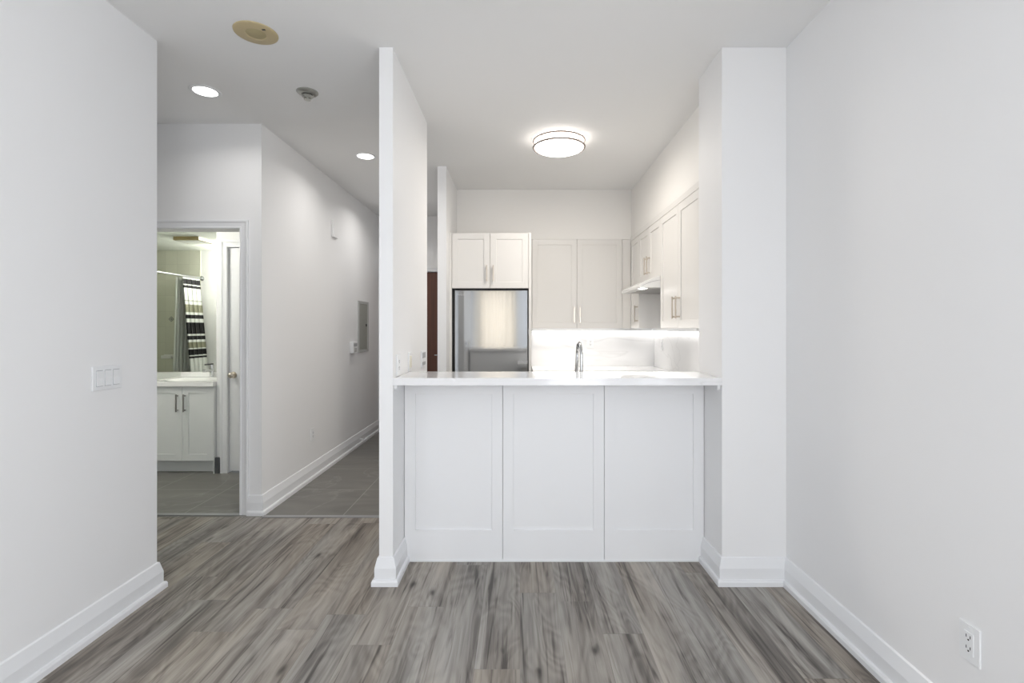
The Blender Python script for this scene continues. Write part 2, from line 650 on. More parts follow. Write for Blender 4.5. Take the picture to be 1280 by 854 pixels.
def obj(name, bm, m, parent=None, bevel=0.0, smooth=False):
    base = BASE.get(parent.name, Vector((0, 0, 0))) if parent else Vector((0, 0, 0))
    if base.length:
        bmesh.ops.translate(bm, vec=-base, verts=bm.verts)
    bmesh.ops.recalc_face_normals(bm, faces=bm.faces)
    me = bpy.data.meshes.new(name)
    bm.to_mesh(me)
    bm.free()
    me.materials.append(m)
    o = bpy.data.objects.new(name, me)
    COL.objects.link(o)
    if parent:
        o.parent = parent
        BASE[o.name] = base
    if smooth:
        for p in me.polygons:
            p.use_smooth = True
        md = o.modifiers.new('edge', 'EDGE_SPLIT')
        md.split_angle = R(38)
    if bevel:
        b = o.modifiers.new('bevel', 'BEVEL')
        b.width = bevel
        b.segments = 2
        b.limit_method = 'ANGLE'
    return o


def thing(name, label, cat, loc, group=None):
    o = bpy.data.objects.new(name, None)
    o.empty_display_size = 0.05
    COL.objects.link(o)
    o.location = loc
    BASE[o.name] = Vector(loc)
    return tag(o, label, cat, group)


def tag(o, label, cat, group=None):
    o['label'] = label
    o['category'] = cat
    if group:
        o['group'] = group
    return o


def struct(name, bm, m, parent=None, bevel=0.0):
    o = obj(name, bm, m, parent, bevel)
    if not parent:
        o['kind'] = 'structure'
    return o


# ------------------------------------------------------------------ the shell
XL, XR = -1.851, 1.389
YE = 6.59
struct('floor', boxes((-3.5, 1.6, BACK - .1, 2.93, -0.1, 0), (-3.5, -0.70, 2.93, 3.56, -0.1, 0)), WOOD)
struct('floor_tiled', boxes((-5.0, -0.70, 3.56, 6.75, -0.1, 0), (-0.70, 1.65, 2.93, 6.75, -0.1, 0)), FTILE)
struct('trim_1', boxes((XL + .034, -0.74, 3.545, 3.585, 0.0, 0.006)), STRIPM, bevel=.002)
struct('trim_2', boxes((-2.78, -2.004, 3.585, 3.625, 0.0, 0.006)), STRIPM, bevel=.002)
struct('ceiling', boxes((-5.1, 1.65, BACK - .1, 6.75, H, H + 0.1)), CEIL)
struct('ceiling_bathroom', boxes((-4.9, -1.97, 3.73, 5.1, 2.33, 2.37)), BATHW)

# left wall with an added side window, and the short return that closes it towards the nook
WZ0, WZ1, WY0, WY1 = 0.25, 2.4, -2.0, 0.5
struct('wall_left', boxes((XL - .12, XL, BACK, WY0, 0, H), (XL - .12, XL, WY1, 2.57, 0, H),
                          (XL - .12, XL, WY0, WY1, 0, WZ0), (XL - .12, XL, WY0, WY1, WZ1, H),
                          (-3.5, XL - .12, 2.45, 2.57, 0, H)), PAINT)
struct('wall_nook', boxes((-3.5, -3.4, 2.57, 3.61, 0, H)), PAINT)
DX0, DX1, DZ = -2.78, -2.004, 2.047
struct('wall_bathroom', boxes((-5.0, DX0, 3.61, 3.73, 0, H), (DX1, XL, 3.61, 3.73, 0, H), (DX0, DX1, 3.61, 3.73, DZ, H)), PAINT)
struct('wall_hall', boxes((XL - .12, XL, 3.73, YE + .1, 0, H)), PAINT)
EX0, EX1, EZ = -1.80, -0.93, 2.075
struct('wall_hall_end', boxes((XL, EX0, YE, YE + .1, 0, H), (EX1, -0.667, YE, YE + .1, 0, H), (EX0, EX1, YE, YE + .1, EZ, H)), PAINT)
struct('wall_partition', boxes((-.735, -.663, 2.63, 3.595, 0, H)), PAINT)
struct('wall_fridge_side', boxes((-.746, -.667, 4.56, YE, 0, H)), PAINT)
struct('wall_kitchen_back', boxes((-.667, 1.6, 5.6, 5.7, 0, H)), PAINT)
struct('wall_kitchen_right', boxes((1.5, 1.6, 2.97, 5.6, 0, H)), PAINT)
CT = 2.275
struct('wall_bulkhead', boxes((-.667, 1.178, 5.325, 5.6, CT, H), (1.178, 1.5, 2.97, 5.6, CT, H)), WARMP)
struct('column', boxes((1.054, 1.6, 2.63, 2.97, 0, H)), PAINT)
struct('wall_right', boxes((XR, XR + .12, BACK, WY0, 0, H), (XR, XR + .12, WY1, 2.63, 0, H),
                           (XR, XR + .12, WY0, WY1, 0, WZ0), (XR, XR + .12, WY0, WY1, WZ1, H)), PAINT)
struct('wall_back', boxes((XL - .12, -.96, BACK - .1, BACK, 0, H), (-.96, -.16, BACK - .1, BACK, 0, .8), (-.96, -.16, BACK - .1, BACK, 2.25, H),
                          (-.16, .4, BACK - .1, BACK, 0, H), (.4, 1.35, BACK - .1, BACK, 2.35, H), (.4, 1.35, BACK - .1, BACK, 0, .12),
                          (1.35, XR + .12, BACK - .1, BACK, 0, H)), PAINT)


def window(n, axis, a0, a1, z0, z1, p0, p1, mull):
    f = .045

    def bx(u0, u1, v0, v1, q0, q1):
        return (u0, u1, q0, q1, v0, v1) if axis == 'Y' else (q0, q1, u0, u1, v0, v1)
    bs = [bx(a0, a1, z0, z0 + f, p0, p1), bx(a0, a1, z1 - f, z1, p0, p1), bx(a0, a0 + f, z0 + f, z1 - f, p0, p1), bx(a1 - f, a1, z0 + f, z1 - f, p0, p1)]
    for k in range(mull):
        c = a0 + (a1 - a0) * (k + 1) / (mull + 1)
        bs.append(bx(c - f / 2, c + f / 2, z0 + f, z1 - f, p0, p1))
    w_ = struct('window_%d' % n, boxes(*bs), TRIM)
    q = (p0 + p1) / 2
    struct('pane', boxes(bx(a0 + f, a1 - f, z0 + f, z1 - f, q - .003, q + .003)), PANE, w_)
    return w_


window(1, 'Y', -.96, -.16, .8, 2.25, BACK - .08, BACK - .02, 0)
window(2, 'Y', .4, 1.35, .12, 2.35, BACK - .08, BACK - .02, 0)
window(3, 'X', WY0, WY1, WZ0, WZ1, XL - .1, XL - .04, 2)  # unseen side window, put in to admit fill light
window(4, 'X', WY0, WY1, WZ0, WZ1, XR + .04, XR + .1, 2)  # matching unseen window opposite, added to balance the light

# bathroom shell
struct('wall_bath_left', boxes((-5.0, -4.9, 3.73, 5.2, 0, 2.37)), WTILE)
struct('wall_bath_back', boxes((-4.9, -2.8, 5.1, 5.2, 0, 2.37)), BATHW)
QX0, QX1, QZ = -2.695, -1.985, 2.082
struct('wall_closet', boxes((-2.8, QX0, 4.65, 4.76, 0, 2.33), (QX0, QX1, 4.65, 4.76, QZ, 2.33), (QX1, -1.971, 4.65, 4.76, 0, 2.33),
                            (-2.8, -2.7, 4.76, 5.1, 0, 2.33)), PAINT)
st = struct('wall_shower_tiles', boxes((-4.9, -4.086, 3.73, 3.742, 0, 2.33)), WTILE)
bm = bmesh.new()
for r0, r1 in ((0.034, 0.024), (0.013, 0.0)):
    o4 = [(0, r0), (r0, 0), (0, -r0), (-r0, 0)]
    i4 = [(0, r1), (r1, 0), (0, -r1), (-r1, 0)]
    for y in (3.7455,):
        vo = [bm.verts.new((-4.456 + a, y, 1.452 + b)) for a, b in o4]
        vb = [bm.verts.new((-4.456 + a, 3.741, 1.452 + b)) for a, b in o4]
        for j in range(4):
            bm.faces.new((vo[j], vo[(j + 1) % 4], vb[(j + 1) % 4], vb[j]))
        if r1 > 0:
            vi = [bm.verts.new((-4.456 + a, y, 1.452 + b)) for a, b in i4]
            for j in range(4):
                bm.faces.new((vo[j], vo[(j + 1) % 4], vi[(j + 1) % 4], vi[j]))
        else:
            bm.faces.new(vo)
obj('accent_inlay', bm, DTILE, st)

# ------------------------------------------------------------------ baseboards and casings
PROF = [(0, 0), (.033, 0), (.033, .022), (.029, .031), (.020, .034), (.020, .088), (.008, .138), (.002, .142), (0, .142)]
struct('baseboard_left', sweep([(XL, BACK), (XL, 2.57), (-3.4, 2.57)], PROF, 1), TRIM)
struct('baseboard_nook', sweep([(-3.4, 3.61), (DX0 - .062, 3.61)], PROF, 1), TRIM)
struct('baseboard_hall', sweep([(DX1 + .062, 3.61), (XL, 3.61), (XL, YE)], PROF, 1), TRIM)
struct('baseboard_partition', sweep([(-.663, 2.882), (-.663, 2.63), (-.735, 2.63), (-.735, 3.595), (-.663, 3.595)], PROF, -1), TRIM)
struct('baseboard_right', sweep([(1.054, 2.882), (1.054, 2.63), (XR, 2.63), (XR, BACK), (XL, BACK)], PROF, 1), TRIM)
struct('baseboard_fridge_side', sweep([(-.746, YE), (-.746, 4.56), (-.667, 4.56), (-.667, 4.70)], PROF, 1), TRIM)


def casing(x0, x1, z, y, wd=.062):
    """door casing facing -Y: stepped profile on three sides, mitred corners"""
    prof = [(0, 0), (0, .011), (.004, .014), (.012, .014), (.016, .010), (.040, .013), (.048, .018), (wd - .002, .018), (wd, .015), (wd, 0)]
    bm = bmesh.new()
    rows = []
    for (sx, x, zz) in ((-1, x0, 0.0), (-1, x0, z), (1, x1, z), (1, x1, 0.0)):
        rows.append([bm.verts.new((x + sx * a, y - d, zz + (a if zz > 0 else 0))) for a, d in prof])
    k = len(prof)
    for a, b in zip(rows[:-1], rows[1:]):
        for j in range(k):
            bm.faces.new((a[j], b[j], b[(j + 1) % k], a[(j + 1) % k]))
    bm.faces.new(rows[0])
    bm.faces.new(rows[-1][::-1])
    return bm


c3 = struct('trim_3', casing(DX0, DX1, DZ, 3.61), TRIM)
obj('strike_plate', boxes((DX1 - .003, DX1 + .0, 3.606, 3.64, .88, .94)), NICKELD, c3)
struct('trim_4', casing(QX0, QX1 - .0, QZ, 4.65, .068), TRIM)
struct('trim_5', casing(EX0, EX1, EZ, YE, .045), TRIM)
tag(obj('base_tile', boxes((-2.803, -2.757, 4.628, 4.65, 0, .145)), DTILE),
    'small dark grey base tile on the floor between vanity and white door casing', 'tile')

# entry door, dark brown, in the hall end wall
d1 = struct('door_1', boxes((EX0 + .004, EX1 - .004, YE + .02, YE + .065, .006, EZ - .004)), BROWN, bevel=.002)
obj('handle', tube([(-1.0, YE + .02, .985), (-1.0, YE - .035, .985), (-1.012, YE - .045, .985), (-1.11, YE - .045, .985)], [.009, .009, .009, .008],
    bm=lathe([(0, -.012), (.027, -.012), (.027, 0), (0, 0)], (-1.0, YE + .021, .985), 'Y')), CHROME, d1, smooth=True)

# closet door inside the bathroom
d2 = struct('door_2', moved(shaker(QX1 - QX0 - .008, QZ - .022, .035, .11, .11, .11, .16, .006), (QX0 + .004, 4.662, .016)), TRIM)
kx, kz = -2.650, .902
obj('door_knob', lathe([(0, -.062), (.012, -.062), (.022, -.056), (.0265, -.046), (.0265, -.038), (.019, -.028), (.010, -.022), (.010, -.008), (.030, -.006), (.031, 0), (0, 0)],
    (kx, 4.662, kz), 'Y'), NICKEL, d2, smooth=True)
obj('latch_plate', lathe([(0, -.008), (.012, -.007), (.016, 0), (0, 0)], (QX0 + .004, 4.66, kz), 'Y'), NICKELD, d2, smooth=True)

# ------------------------------------------------------------------ the bar
t = thing('breakfast_bar', 'white panelled breakfast bar base standing on the grey wood floor', 'breakfast bar', (.196, 2.88, 0))
obj('body', boxes((-.641, 1.032, 2.902, 3.005, 0, 1.035)), BARP, t)
xs = [-.662, -.099, .482, 1.053]
for i in range(3):
    sl = .062 if i == 0 else .060
    obj('panel', moved(shaker(xs[i + 1] - xs[i] - .0022, 1.028, .02, sl, .060, .075, .172, .008), (xs[i] + .0011, 2.882, .006)), BARP, t)
obj('floor_strip', boxes((-.63, 1.02, 2.878, 2.884, 0.0, .010)), TRIM, t)

tag(obj('bar_countertop', boxes((-.662, 1.053, 2.622, 3.02, 1.036, 1.075)), QUARTZ, bevel=.002),
    'white veined quartz bar countertop laid across the panelled bar', 'countertop')
for x0, x1, lab in ((-.662, -.645, 'small white bracket under the left end of the bar countertop'),
                    (1.036, 1.053, 'small white bracket under the right end of the bar countertop')):
    bm = bmesh.new()
    tri = [(2.645, 1.0355), (2.72, 1.0355), (2.72, 1.020), (2.68, 1.006), (2.655, 1.008), (2.645, 1.018)]
    a = [bm.verts.new((x0, y, z)) for y, z in tri]
    b = [bm.verts.new((x1, y, z)) for y, z in tri]
    bm.faces.new(a)
    bm.faces.new(b[::-1])
    for j in range(len(tri)):
        bm.faces.new((a[j], a[(j + 1) % len(tri)], b[(j + 1) % len(tri)], b[j]))
    tag(obj('counter_bracket', bm, PLATE), lab, 'bracket', 'brackets under the bar countertop')

# ------------------------------------------------------------------ kitchen base units (mostly hidden by the bar)
CH = .875


def base_unit(x0, x1, y0, y1, face, label, doors=2, top=CH):
    t = thing('base_cabinet', label, 'cabinet', ((x0 + x1) / 2, (y0 + y1) / 2, 0), 'white base cabinets below the worktop')
    if face == '-Y':
        obj('carcass', boxes((x0, x1, y0 + .02, y1, .1, CH), (x0, x1, y0 + .08, y1, 0, .1)), CAB, t)
        w_ = (x1 - x0) / doors
        for k in range(doors):
            d = obj('door', moved(shaker(w_ - .003, CH - .105, .019), (x0 + k * w_ + .0015, y0, .103)), CAB, t)
            px = w_ - .04 if k % 2 == 0 else .037
            obj('handle', moved(pull(px, CH - .105 - .2, CH - .105 - .04), (x0 + k * w_ + .0015, y0, .103)), NICKEL, d)
    elif face == '-X':
        obj('carcass', boxes((x0 + .02, x1, y0, y1, .1, CH), (x0 + .08, x1, y0, y1, 0, .1)), CAB, t)
        w_ = (y1 - y0) / doors
        for k in range(doors):
            og = (x0, y1 - k * w_ - .0015, .103)
            d = obj('door', moved(shaker(w_ - .003, CH - .105, .019), og, FACE_X), CAB, t)
            obj('handle', moved(pull(w_ - .04 if k % 2 == 0 else .037, CH - .305, CH - .145), og, FACE_X), NICKEL, d)
    else:
        rot = Matrix.Rotation(R(180), 4, 'Z')
        obj('carcass', boxes((x0, x1, y0, y1 - .02, .1, top), (x0, x1, y0, y1 - .08, 0, .1)), CAB, t)
        w_ = (x1 - x0) / doors
        for k in range(doors):
            og = (x1 - k * w_ - .0015, y1, .103)
            d = obj('door', moved(shaker(w_ - .003, CH - .105, .019), og, rot), CAB, t)
            obj('handle', moved(pull(w_ - .04 if k % 2 == 0 else .037, CH - .305, CH - .145), og, rot), NICKEL, d)
    return t


base_unit(.135, .86, 5.0, 5.585, '-Y', 'white base cabinet against the kitchen back wall beside the refrigerator')
base_unit(.90, 1.485, 4.97, 5.585, '-X', 'white corner base cabinet beyond the cooking range', 1)
base_unit(.90, 1.485, 3.67, 4.19, '-X', 'white base cabinet between range and bar corner', 1)
base_unit(.02, 1.485, 3.012, 3.63, '+Y', 'white sink base cabinet behind the breakfast bar', 3, .69)

tag(obj('worktop', boxes((.13, 1.499, 4.975, 5.599, CH, .914)), QUARTZ), 'white quartz worktop along the kitchen back wall beyond the range', 'worktop')
bm = boxes((.875, 1.499, 3.62, 4.195, CH, .914), (-.03, .17, 3.02, 3.655, CH, .914), (.68, 1.499, 3.02, 3.62, CH, .914), (.68, .875, 3.62, 3.655, CH, .914),
           (.17, .68, 3.02, 3.13, CH, .914), (.17, .68, 3.55, 3.655, CH, .914))
tag(obj('worktop', bm, QUARTZ), 'white quartz worktop with the sink, directly behind the breakfast bar', 'worktop')
bm = boxes((.171, .679, 3.131, 3.549, .70, .706), (.171, .177, 3.131, 3.549, .706, .912), (.673, .679, 3.131, 3.549, .706, .912),
           (.177, .673, 3.131, 3.137, .706, .912), (.177, .673, 3.543, 3.549, .706, .912))
t = thing('sink', 'stainless undermount sink set in the worktop behind the bar', 'sink', (.42, 3.34, .7))
obj('bowl', bm, STEEL, t)
obj('drain', lathe([(0, .004), (.04, .004), (.045, 0), (0, 0)], (.42, 3.34, .706)), CHROME, t, smooth=True)

# kitchen faucet
fx = .3745
t = thing('kitchen_faucet', 'tall chrome pull-down gooseneck faucet rising behind the bar countertop', 'faucet', (fx, 3.075, .914))
obj('base', lathe([(0, 0), (.026, 0), (.026, .006), (.018, .012), (.0105, .03), (.0105, .18), (0, .18)], (fx, 3.075, .914)), CHROME, t, smooth=True)
arc = [(fx, 3.075, 1.08), (fx, 3.075, 1.16)]
for k in range(13):
    a = math.pi * k / 12
    arc.append((fx - .006 * k / 12, 3.075 + .085 - .085 * math.cos(a), 1.17 + .073 * math.sin(a)))
arc.append((fx - .006, 3.245, 1.15))
obj('spout', tube(arc, .0098), CHROME, t, smooth=True)
obj('spray_head', tube([(fx - .006, 3.245, 1.165), (fx - .007, 3.247, 1.12), (fx - .011, 3.255, 1.03), (fx - .011, 3.256, 1.015)], [.0100, .0105, .0115, .0100]), CHROME, t, smooth=True)
obj('lever', tube([(fx + .010, 3.075, 1.03), (fx + .035, 3.075, 1.035), (fx + .05, 3.085, 1.05)], [.012, .009, .006]), CHROME, t, smooth=True)

# backsplash slabs
t = tag(obj('backsplash', boxes((.13, 1.487, 5.587, 5.599, .9145, 1.318)), QUARTZ),
        'glowing white veined quartz backsplash on the kitchen back wall', 'backsplash')
t = tag(obj('backsplash', boxes((1.4875, 1.4992, 3.0, 5.587, .9145, 1.318)), QUARTZ),
        'white quartz backsplash on the right kitchen wall behind the range', 'backsplash')

# range
t = thing('cooking_range', 'white cooking range between the right wall base cabinets under the hood', 'stove', (1.18, 4.58, 0))
obj('body', boxes((.87, 1.485, 4.205, 4.955, .03, .90)), STOVE, t, bevel=.004)
obj('cooktop', boxes((.865, 1.47, 4.203, 4.957, .90, .914)), GLASSB, t, bevel=.003)
obj('oven_door', boxes((.845, .87, 4.215, 4.945, .22, .76)), GLASSB, t, bevel=.004)
obj('oven_handle', tube([(.825, 4.26, .73), (.825, 4.9, .73)], .010), NICKELD, t, smooth=True)
obj('drawer', boxes((.85, .87, 4.215, 4.945, .05, .20)), STOVE, t, bevel=.003)
for k in range(4):
    obj('knob', lathe([(0, -.03), (.016, -.03), (.02, 0), (0, 0)], (.87, 4.32 + k * .17, .83), 'X', 20), NICKELD, t, smooth=True)

# ------------------------------------------------------------------ wall cabinets


def handle(door, og, rot, x, z0, z1, m=NICKEL):
    obj('handle', moved(pull(x, z0, z1), og, rot), m, door)


# over the refrigerator: one enclosure with two doors
YF = 4.76
t = thing('fridge_cabinet', 'white two-door wall cabinet directly above the stainless refrigerator', 'cabinet', (-.28, YF, 0), 'white shaker wall cabinets')
obj('carcass', boxes((-.645, .083, YF + .02, 5.32, 1.712, 2.235)), CAB, t)
obj('side_panel', boxes((-.666, -.645, YF - .005, 5.599, 0, 2.237)), CAB, t)
obj('side_panel', boxes((.083, .106, YF - .005, 5.599, 0, 2.237)), CAB, t)
cx = [-.6435, -.282, .0815]
for k in range(2):
    og = (cx[k] + .0015, YF, 1.713)
    w_ = cx[k + 1] - cx[k] - .003
    d = obj('door', moved(shaker(w_, .521, .019), og), CAB, t)
    handle(d, og, FACE_Y, w_ - .029 if k == 0 else .029, .065, .215)

# back wall: tall pair of doors
YB = 5.322
ZB = 1.334
t = thing('wall_cabinet', 'tall white two-door wall cabinet on the back wall right of the refrigerator', 'cabinet', (.6, 5.45, ZB), 'white shaker wall cabinets')
obj('carcass', boxes((.125, 1.081, YB + .02, 5.585, ZB, CT - .003)), CAB, t)
obj('filler', boxes((1.083, 1.168, YB - .0, 5.33, ZB, CT - .003)), CAB, t)
obj('filler', boxes((.108, .124, YB - .0, 5.33, ZB, CT - .003)), CAB, t)
cx = [.126, .601, 1.081]
for k in range(2):
    og = (cx[k] + .0015, YB, ZB + .002)
    w_ = cx[k + 1] - cx[k] - .003
    d = obj('door', moved(shaker(w_, CT - ZB - .003, .019), og), CAB, t)
    handle(d, og, FACE_Y, w_ - .028 if k == 0 else .030, .055, .225)

# right wall
XC = 1.170
CR = 2.300


def wall_unit(y0, y1, z0, label, hspec, ndoors=1):
    t = thing('wall_cabinet', label, 'cabinet', (1.33, (y0 + y1) / 2, z0), 'white shaker wall cabinets')
    obj('carcass', boxes((XC + .02, 1.487, y0 + .0005, y1 - .0005, z0, CT - .003)), CAB, t)
    w_ = (y1 - y0) / ndoors
    for k in range(ndoors):
        og = (XC, y1 - k * w_ - .0015, z0 + .002)
        hx, a, b = hspec[k]
        d = obj('door', moved(shaker(w_ - .003, CT - z0 - .027, .019), og, FACE_X), CAB, t)
        obj('handle', moved(pull(hx if hx > 0 else w_ - .003 + hx, a, b, .036), og, FACE_X), NICKEL, d)
    return t


wall_unit(4.96, 5.318, ZB, 'narrow white wall cabinet in the far corner beyond the hood', [(-.045, .06, .225)])
wall_unit(4.20, 4.96, 1.775, 'short white two-door wall cabinet directly above the range hood', [(-.04, .045, .205), (.04, .045, .205)], 2)
wall_unit(3.26, 4.20, ZB, 'tall white two-door wall cabinet in front of the range hood, nearest the column', [(-.04, .07, .235), (.04, .07, .235)], 2)
tag(obj('cornice_strip', boxes((1.1675, 1.177, 3.0, 5.32, CT - .024, CR)), CAB, bevel=.003),
    'white flat crown strip along the top of the right wall cabinets', 'crown strip')
tag(obj('cabinet_filler', boxes((XC, 1.487, 2.975, 3.258, ZB, CT - .026)), CAB),
    'white filler panel closing the wall cabinets against the column', 'filler panel')

# range hood
t = thing('range_hood', 'slim white under-cabinet range hood with sloping front', 'range hood', (1.25, 4.58, 1.674))
prof = [(1.485, 1.674), (1.000, 1.674), (.998, 1.690), (1.006, 1.706), (1.05, 1.730), (1.10, 1.752), (1.14, 1.766), (1.168, 1.7745), (1.485, 1.7745)]
bm = bmesh.new()
a = [bm.verts.new((x, 4.203, z)) for x, z in prof]
b = [bm.verts.new((x, 4.957, z)) for x, z in prof]
bm.faces.new(a)
bm.faces.new(b[::-1])
for j in range(len(prof)):
    bm.faces.new((a[j], a[(j + 1) % len(prof)], b[(j + 1) % len(prof)], b[j]))
obj('shell', bm, HOODM, t, bevel=.002)
bm = bmesh.new()
ribs = [(1.02, 1.690), (1.06, 1.708), (1.10, 1.722), (1.14, 1.732), (1.168, 1.736)]
for (p, q) in zip(ribs[:-1], ribs[1:]):
    vs = [bm.verts.new((p[0], 4.2015, p[1])), bm.verts.new((q[0], 4.2015, q[1])), bm.verts.new((q[0], 4.2015, q[1] + .003)), bm.verts.new((p[0], 4.2015, p[1] + .003))]
    ws = [bm.verts.new((v.co.x, 4.2035, v.co.z)) for v in vs]
    bm.faces.new(vs)
    for j in range(4):
        bm.faces.new((vs[j], vs[(j + 1) % 4], ws[(j + 1) % 4], ws[j]))
obj('trim_line', bm, HOODG, t)
bs = [(1.08, 1.46, 4.26, 4.90, 1.670, 1.674)]
obj('filter', boxes(*bs), NICKELD, t)
for yy in (4.32,):
    obj('lamp', lathe([(0, 0), (.028, 0), (.030, .004), (0, .004)], (1.045, yy, 1.6695), 'Z', 24), SPOTM, t)
obj('switch', boxes((1.02, 1.035, 4.99 - .04, 4.958, 1.70, 1.712)), HOODG, t)
area('hood_light', (1.045, 4.58, 1.665), (0, 0, 0), .05, .5, .35, (1, .98, .95))

# under-cabinet LED bars
for i, (b_, lab, sh) in enumerate((((.14, 1.478, 5.556, 5.586, 1.292, 1.304), 'bright white light bar along the top of the back wall backsplash', 0),
                                   ((1.458, 1.486, 4.17, 5.54, 1.292, 1.304), 'bright white light bar along the top of the right wall backsplash', 1))):
    t = thing('light_bar', lab, 'light bar', ((b_[0] + b_[1]) / 2, (b_[2] + b_[3]) / 2, b_[4]), 'light bars above the backsplash')
    obj('housing', boxes((b_[0], b_[1], b_[2], b_[3], 1.304, 1.3335)), PLATE, t)
    obj('diffuser', boxes(b_), LEDM, t)

area('under_cabinet_fill', (.62, 5.45, 1.328), (R(20), 0, 0), .95, .03, .12, (1, .985, .96))  # added fill, helps the light bar brighten the back backsplash
area('under_cabinet_fill', (1.36, 3.75, 1.328), (0, R(-12), 0), .03, .8, .15, (1, .985, .96))  # added fill for the right wall backsplash
area('under_cabinet_fill', (.62, 5.36, 1.328), (R(-28), 0, 0), .9, .04, 1.3, (1, .96, .90))  # added fill, bounces off the back worktop to lift the kitchen ceiling
area('under_cabinet_fill', (1.22, 3.75, 1.328), (0, R(28), 0), .04, .8, 1.8, (1, .96, .90))  # added bounce fill above the right worktop, also for the ceiling
# ------------------------------------------------------------------ refrigerator
FY = 4.778
t = thing('refrigerator', 'stainless steel bottom-freezer refrigerator in the white cabinet recess', 'refrigerator', (-.27, 5.1, 0))
obj('body', boxes((-.628, .066, FY + .075, 5.56, .02, 1.700)), GREYP, t, bevel=.004)
obj('door', boxes((-.622, .076, FY, FY + .07, .66, 1.698)), STEEL, t, bevel=.008)
dd = t.children[-1] if False else [c for c in COL.objects if c.parent == t and c.name.startswith('door')][0]
obj('freezer_door', boxes((-.622, .076, FY, FY + .07, .06, .652)), STEEL, t, bevel=.008)
obj('handle', boxes((.0765, .0785, FY + .01, FY + .04, 1.27, 1.33)), CHROME, dd)
obj('hinge_cover', boxes((-.61, -.55, FY + .02, FY + .12, 1.698, 1.708)), DARK, t)
obj('gap_shade', boxes((-.6445, -.630, FY + .01, 5.50, .0, 1.711), (-.630, .082, FY + .02, 5.50, 1.7005, 1.711)), DARK, t)  # black strips painting the shade in the gap around the refrigerator
obj('emblem', lathe([(0, -.0015), (.0105, -.0015), (.0105, .0005), (0, .0005)], (-.578, FY, 1.655), 'Y', 24), GREYP, dd)
cu = bpy.data.curves.new('lettering', 'FONT')
cu.body = 'LG'
cu.size = .030
cu.extrude = .0008
cu.materials.append(GREYP)
tmp = bpy.data.objects.new('lettering', cu)
COL.objects.link(tmp)
bpy.context.view_layer.update()
lm = bpy.data.meshes.new_from_object(tmp)
bpy.data.objects.remove(tmp)
lo = bpy.data.objects.new('lettering', lm)
COL.objects.link(lo)
lo.parent = dd
lo.location = Vector((-.562, FY - .001, 1.6445)) - BASE[t.name]
lo.rotation_euler = (R(90), 0, 0)

# ------------------------------------------------------------------ ceiling fixtures
LX, LY = .302, 3.90
t = thing('ceiling_lamp', 'round flush ceiling lamp with two nickel rings, glowing above the kitchen', 'ceiling lamp', (LX, LY, H))
obj('base_plate', lathe([(0, 0), (.12, 0), (.12, -.02), (0, -.02)], (LX, LY, H)), PLATE, t)
obj('shade_band', lathe([(.186, -.003), (.189, -.02), (.189, -.064), (.186, -.068), (0, -.068)], (LX, LY, H), seg=64), BANDM, t, smooth=True)
obj('lamp_shade', lathe([(.186, -.068), (.180, -.078), (.150, -.090), (.10, -.099), (.05, -.104), (0, -.105)], (LX, LY, H), seg=64), DOMEM, t, smooth=True)
obj('ring', torus((LX, LY), .196, .0065, H - .016, sq=1.1), RINGM, t, smooth=True)
obj('ring', torus((LX, LY), .196, .0075, H - .066, sq=1.0), RINGM, t, smooth=True)
for k in range(4):
    a = math.pi / 4 + k * math.pi / 2
    x, y = LX + .193 * math.cos(a), LY + .193 * math.sin(a)
    obj('ring_post', boxes((x - .003, x + .003, y - .003, y + .003, H - .064, H - .018)), RINGM, t)
area('kitchen_light', (LX, LY, H - .115), (0, 0, 0), .34, .34, P_KITCHEN, (1, .93, .84), 'DISK')


def downlight(x, y, label, k=1.0):
    t = thing('downlight', label, 'downlight', (x, y, H), 'recessed ceiling downlights')
    obj('trim_ring', lathe([(.066, 0), (.068, -.004), (.086, -.004), (.089, -.001), (.089, 0)], (x, y, H), seg=48), PLATE, t, smooth=True)
    obj('lens', lathe([(0, -.003), (.067, -.003), (.067, 0), (0, 0)], (x, y, H), seg=48), DOWNM, t)
    area('downlight_light', (x, y, H - .012), (0, 0, 0), .12, .12, P_DOWN * k, (1, .97, .93), 'DISK', 150)


downlight(-1.945, 3.115, 'round recessed ceiling downlight above the bathroom doorway nook, nearer one', .38)
downlight(-1.315, 4.290, 'round recessed ceiling downlight farther down the hall', .62)
downlight(-1.315, 5.55, 'added round recessed downlight, unseen, brightening the hall near the dark entry door', .8)  # extra lamp behind the partition, added to brighten the far hall

t = thing('ceiling_speaker', 'round yellowed beige ceiling speaker cover with a mesh centre', 'speaker', (-1.31, 2.50, H))
sx_, sy_ = -1.31, 2.50
obj('cover', lathe([(0, -.004), (.045, -.004), (.048, -.007), (.092, -.007), (.101, -.003), (.102, 0), (0, 0)], (sx_, sy_, H), seg=56), AGED, t, smooth=True)
obj('grille', lathe([(0, -.0065), (.042, -.0065), (.046, -.004), (0, -.004)], (sx_, sy_, H), seg=40), AGED2, t, smooth=True)
obj('indicator', boxes((sx_ + .05, sx_ + .066, sy_ - .043, sy_ - .033, H - .0085, H - .006)), BLACKP, t)

